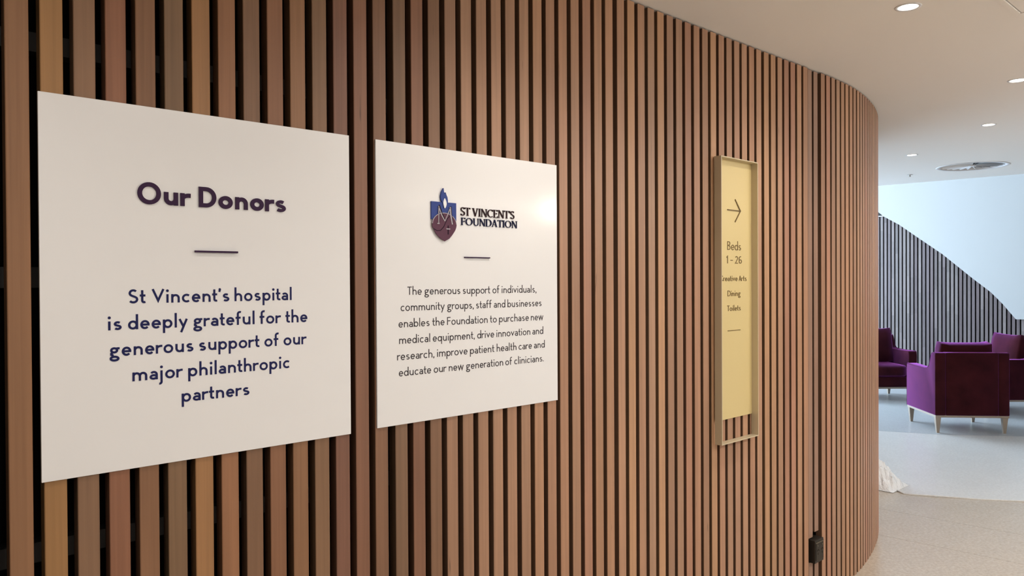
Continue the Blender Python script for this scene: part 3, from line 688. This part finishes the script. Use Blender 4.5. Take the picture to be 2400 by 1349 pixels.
for i in range(NB):
    if bme is None:
        bm = bmesh.new()
        r0, r1 = 0.031, VR - 0.006; w0, w1 = 0.005, 0.029; t = 0.0008; tl = -math.radians(38)
        vs = []
        for R, wd in ((r0, w0), (r1, w1)):
            for sg in (-1, 1):
                for tt in (0, t): vs.append(bm.verts.new((R, sg * wd * math.cos(tl), 0.004 + wd + sg * wd * math.sin(tl) * (-1) + tt - wd * 0.45)))
        for f in ((0, 2, 6, 4), (1, 5, 7, 3), (0, 4, 5, 1), (2, 3, 7, 6), (0, 1, 3, 2), (4, 6, 7, 5)): bm.faces.new([vs[j] for j in f])
        o = mesh_obj('blade', bm, VENTM, v); bme = o
    else:
        o = bme.copy(); COL.objects.link(o); o.parent = v
    o.rotation_euler = (0, 0, 2 * PI * i / NB)
# sprinkler head
r = tag(empty('sprinkler_head', (7.991 + .05, 2.874, CEIL)), 'tiny metal sprinkler head under the far ceiling near the wall end', 'sprinkler')
bm = bmesh.new(); bmesh.ops.create_cone(bm, cap_ends=True, segments=24, radius1=0.026, radius2=0.023, depth=0.003, matrix=Matrix.Translation((0, 0, -0.0017))); mesh_obj('escutcheon', bm, VENTM, r)
bm = bmesh.new(); bmesh.ops.create_cone(bm, cap_ends=True, segments=12, radius1=0.004, radius2=0.006, depth=0.014, matrix=Matrix.Translation((0, 0, -0.0102))); bmesh.ops.create_cone(bm, cap_ends=True, segments=12, radius1=0.010, radius2=0.009, depth=0.002, matrix=Matrix.Translation((0, 0, -0.018))); mesh_obj('deflector', bm, SCREW, r)

# ------------------------------------------------------------------ armchairs
def cushion(bm, x0, x1, y0, y1, z0, z1, puff=0.012, nx=8, ny=4, nz=6, mtx=None, ears=False):
    """soft box: subdivided, with pillowed faces"""
    bx = bmesh.new(); box(bx, -1, 1, -1, 1, -1, 1)
    bmesh.ops.subdivide_edges(bx, edges=bx.edges, cuts=5, use_grid_fill=True)
    cx, cy, cz = (x0 + x1) / 2, (y0 + y1) / 2, (z0 + z1) / 2; hx, hy, hz = (x1 - x0) / 2, (y1 - y0) / 2, (z1 - z0) / 2
    vm = {}
    for vv in bx.verts:
        a, b_, c_ = vv.co
        r = 0.94
        k_ = [a, b_, c_]
        pw = lambda u, v_: (1 - u ** 4) * (1 - v_ ** 4)
        px_ = hx * a + (puff * a * pw(b_, c_) if abs(a) > .99 else 0)
        py_ = hy * b_ + (puff * 1.6 * b_ * pw(a, c_) if abs(b_) > .99 else 0)
        pz_ = hz * c_ + (puff * c_ * pw(a, b_) if abs(c_) > .99 else 0)
        # pinch corners
        e = (abs(a) > .99) + (abs(b_) > .99) + (abs(c_) > .99)
        if e >= 2:
            px_ *= 1 - 0.012 * (e - 1) / max(hx, .05) * .3; py_ *= 1 - 0.10 * (e - 1)
        if ears and c_ > 0: pz_ += c_ * (0.022 * a ** 4 - 0.010)
        co = Vector((cx + px_, cy + py_, cz + pz_))
        if mtx is not None: co = mtx @ co
        vm[vv] = bm.verts.new(co)
    for f in bx.faces: bm.faces.new([vm[q] for q in f.verts])
    bx.free()
def tube(bm, pts, r, n=6, closed=False):
    rings = []
    for i, p in enumerate(pts):
        p = Vector(p); a = Vector(pts[i - 1]) if (i or closed) else p; b_ = Vector(pts[(i + 1) % len(pts)]) if (i < len(pts) - 1 or closed) else p
        t = (b_ - a).normalized(); u = t.orthogonal().normalized() if abs(t.x) > .99 else t.cross(Vector((1, 0, 0))).normalized(); w_ = t.cross(u)
        rings.append([bm.verts.new(p + (u * math.cos(2 * PI * k_ / n) + w_ * math.sin(2 * PI * k_ / n)) * r) for k_ in range(n)])
    for i in range(len(rings) if closed else len(rings) - 1):
        a, b_ = rings[i], rings[(i + 1) % len(rings)]
        for k_ in range(n): bm.faces.new((a[k_], a[(k_ + 1) % n], b_[(k_ + 1) % n], b_[k_]))
def armchair(loc, face, label):
    """local +y is the direction the sitter faces"""
    root = tag(empty('armchair', loc, face), label, 'armchair', 'plum velvet lounge armchairs')
    W = 0.365; z0 = 0.185
    # side panels: arm, swept up to the back
    prof = [(0.355, z0), (0.36, 0.60), (0.352, 0.645), (0.335, 0.658), (0.10, 0.652), (-0.10, 0.652), (-0.17, 0.662), (-0.205, 0.690), (-0.232, 0.745), (-0.252, 0.800), (-0.272, 0.826), (-0.30, 0.834), (-0.345, 0.834), (-0.358, 0.822), (-0.360, z0)]
    for sg in (-1, 1):
        bm = bmesh.new()
        a0, a1 = (sg * (W - 0.105), sg * W)
        prism(bm, prof, 'x', min(a0, a1), max(a0, a1))
        mesh_obj('arm', bm, VELVET, root, bevel=0.010, seg=3, smooth=True)
        bm = bmesh.new(); tube(bm, [(sg * (W - .003), p[0] * .996, z0 + (p[1] - z0) * .998) for p in prof[:-1]], 0.0035); mesh_obj('piping', bm, VELVET, root, smooth=True)
    bm = bmesh.new(); box(bm, -W + 0.1055, W - 0.1055, -0.360, -0.262, z0, 0.834); mesh_obj('back', bm, VELVET, root, bevel=0.012, seg=3, smooth=True)
    bm = bmesh.new(); box(bm, -W + 0.1055, W - 0.1055, -0.261, 0.335, z0, 0.315); mesh_obj('seat_base', bm, VELVET, root, bevel=0.008, seg=2, smooth=True)
    bm = bmesh.new(); cushion(bm, -W + 0.110, W - 0.110, -0.255, 0.35, 0.322, 0.462, 0.010); mesh_obj('seat_cushion', bm, VELVET, root, smooth=True)
    bm = bmesh.new(); cushion(bm, -0.256, 0.256, -0.075, 0.075, -0.22, 0.222, 0.014, ears=True, mtx=Matrix.Translation((0, -0.140, 0.695)) @ Matrix.Rotation(math.radians(11), 4, 'X'))
    mesh_obj('back_cushion', bm, VELVET, root, smooth=True)
    bm = bmesh.new(); o_ = [(-W, -.36), (W, -.36), (W, .355), (-W, .355)]
    box(bm, -W + .004, W - .004, -.356, .351, z0 - 0.022, z0 - 0.0005); mesh_obj('base_frame', bm, PALE, root, bevel=0.002)
    for sx_ in (-1, 1):
        for sy_ in (-1, 1):
            bm = bmesh.new()
            top = [(W - .008, .348), (W - .062, .348), (W - .062, .300), (W - .008, .300)]; bot = [(W - .024, .338), (W - .050, .338), (W - .050, .312), (W - .024, .312)]
            vt = [bm.verts.new((sx_ * p[0], sy_ * p[1], z0 - 0.0225)) for p in top]; vb = [bm.verts.new((sx_ * p[0], sy_ * p[1], 0.0)) for p in bot]
            bm.faces.new(vt); bm.faces.new(vb[::-1])
            for i in range(4): bm.faces.new((vt[i], vb[i], vb[(i + 1) % 4], vt[(i + 1) % 4]))
            mesh_obj('leg', bm, PALE, root, bevel=0.002)
    return root
# local +y must point along the facing direction: rotation = angle(facing) - 90 deg
def facing(vx, vy): return math.atan2(vy, vx) - PI / 2
armchair((9.13, 2.80, 0), facing(0.748, 0.663), 'plum velvet armchair seen from behind, nearest of the three, its back to the camera')
armchair((10.62, 2.81, 0), facing(-0.732, 0.681), 'plum velvet armchair at the right edge, turned side-on behind the nearest armchair')
armchair((10.70, 4.26, 0), facing(-0.681, -0.732), 'plum velvet armchair facing the camera, half hidden by the end of the timber wall')

# ------------------------------------------------------------------ protective sheet on the lounge floor and crumpled plastic
edge = [(6.9, 3.02), (6.45, 2.80), (6.16, 2.50), (6.08, 2.284), (6.020, 2.225), (5.998, 2.184), (6.02, 2.12), (6.093, 1.982), (6.242, 1.747), (6.398, 1.521), (6.75, 1.0), (7.2, 0.35), (9.3, 0.7), (9.88, 1.0), (9.07, 2.150), (8.555, 2.775), (8.33, 3.28), (7.88, 3.9)]
bm = bmesh.new()
prism(bm, edge, 'z', 0.0004, 0.0024)
lip = [(6.08, 2.284), (6.020, 2.225), (5.998, 2.184), (6.02, 2.12), (6.093, 1.982), (6.242, 1.747), (6.398, 1.521), (6.75, 1.0), (7.2, 0.35)]
sh = tag(mesh_obj('floor_sheet', bm, FILMM), 'pale protective sheet spread on the floor in front of the armchairs', 'floor sheet')
bm = bmesh.new(); tube(bm, [(x + .006, y + .006, 0.005 + 0.003 * math.sin(i * 2.1)) for i, (x, y) in enumerate(lip)], 0.0042, 8); mesh_obj('curled_edge', bm, FILMM, sh, smooth=True)
bm = bmesh.new()
n = 44; c_ = Vector((5.99, 2.42)); ax = Vector((0.05, 1.0)).normalized()
g = []
for i in range(n):
    row = []
    for j in range(n):
        u = i / (n - 1) * 2 - 1; v_ = j / (n - 1) * 2 - 1
        rr = min(1.0, math.hypot(u, v_)) if True else 0
        X_ = 0.17 * u; Y_ = 0.165 * v_
        hgt = max(0.0, (1 - abs(u) ** 1.6) * (1 - abs(v_) ** 2)) * 0.19
        hgt *= 0.62 + 0.38 * abs(math.sin(5 * u + 2.2 * math.sin(3.5 * v_) + 1)) * (0.6 + 0.4 * math.cos(7 * v_ + 2 * u))
        hgt += (0.013 * math.sin(23 * u + 9 * v_ * v_) * math.sin(19 * v_ + 7 * u) + rnd.uniform(-.003, .003)) * (1 - u * u) * (1 - v_ * v_)
        row.append(bm.verts.new((c_.x + 0.15 + X_ + rnd.uniform(-.002, .002), c_.y + Y_ + rnd.uniform(-.002, .002), max(0.0032, 0.0035 + hgt))))
    g.append(row)
for i in range(n - 1):
    for j in range(n - 1): bm.faces.new((g[i][j], g[i + 1][j], g[i + 1][j + 1], g[i][j + 1]))
tag(mesh_obj('crumpled_plastic', bm, PLASTIC), 'crumpled clear plastic wrap on the floor at the end of the timber wall', 'plastic wrap')
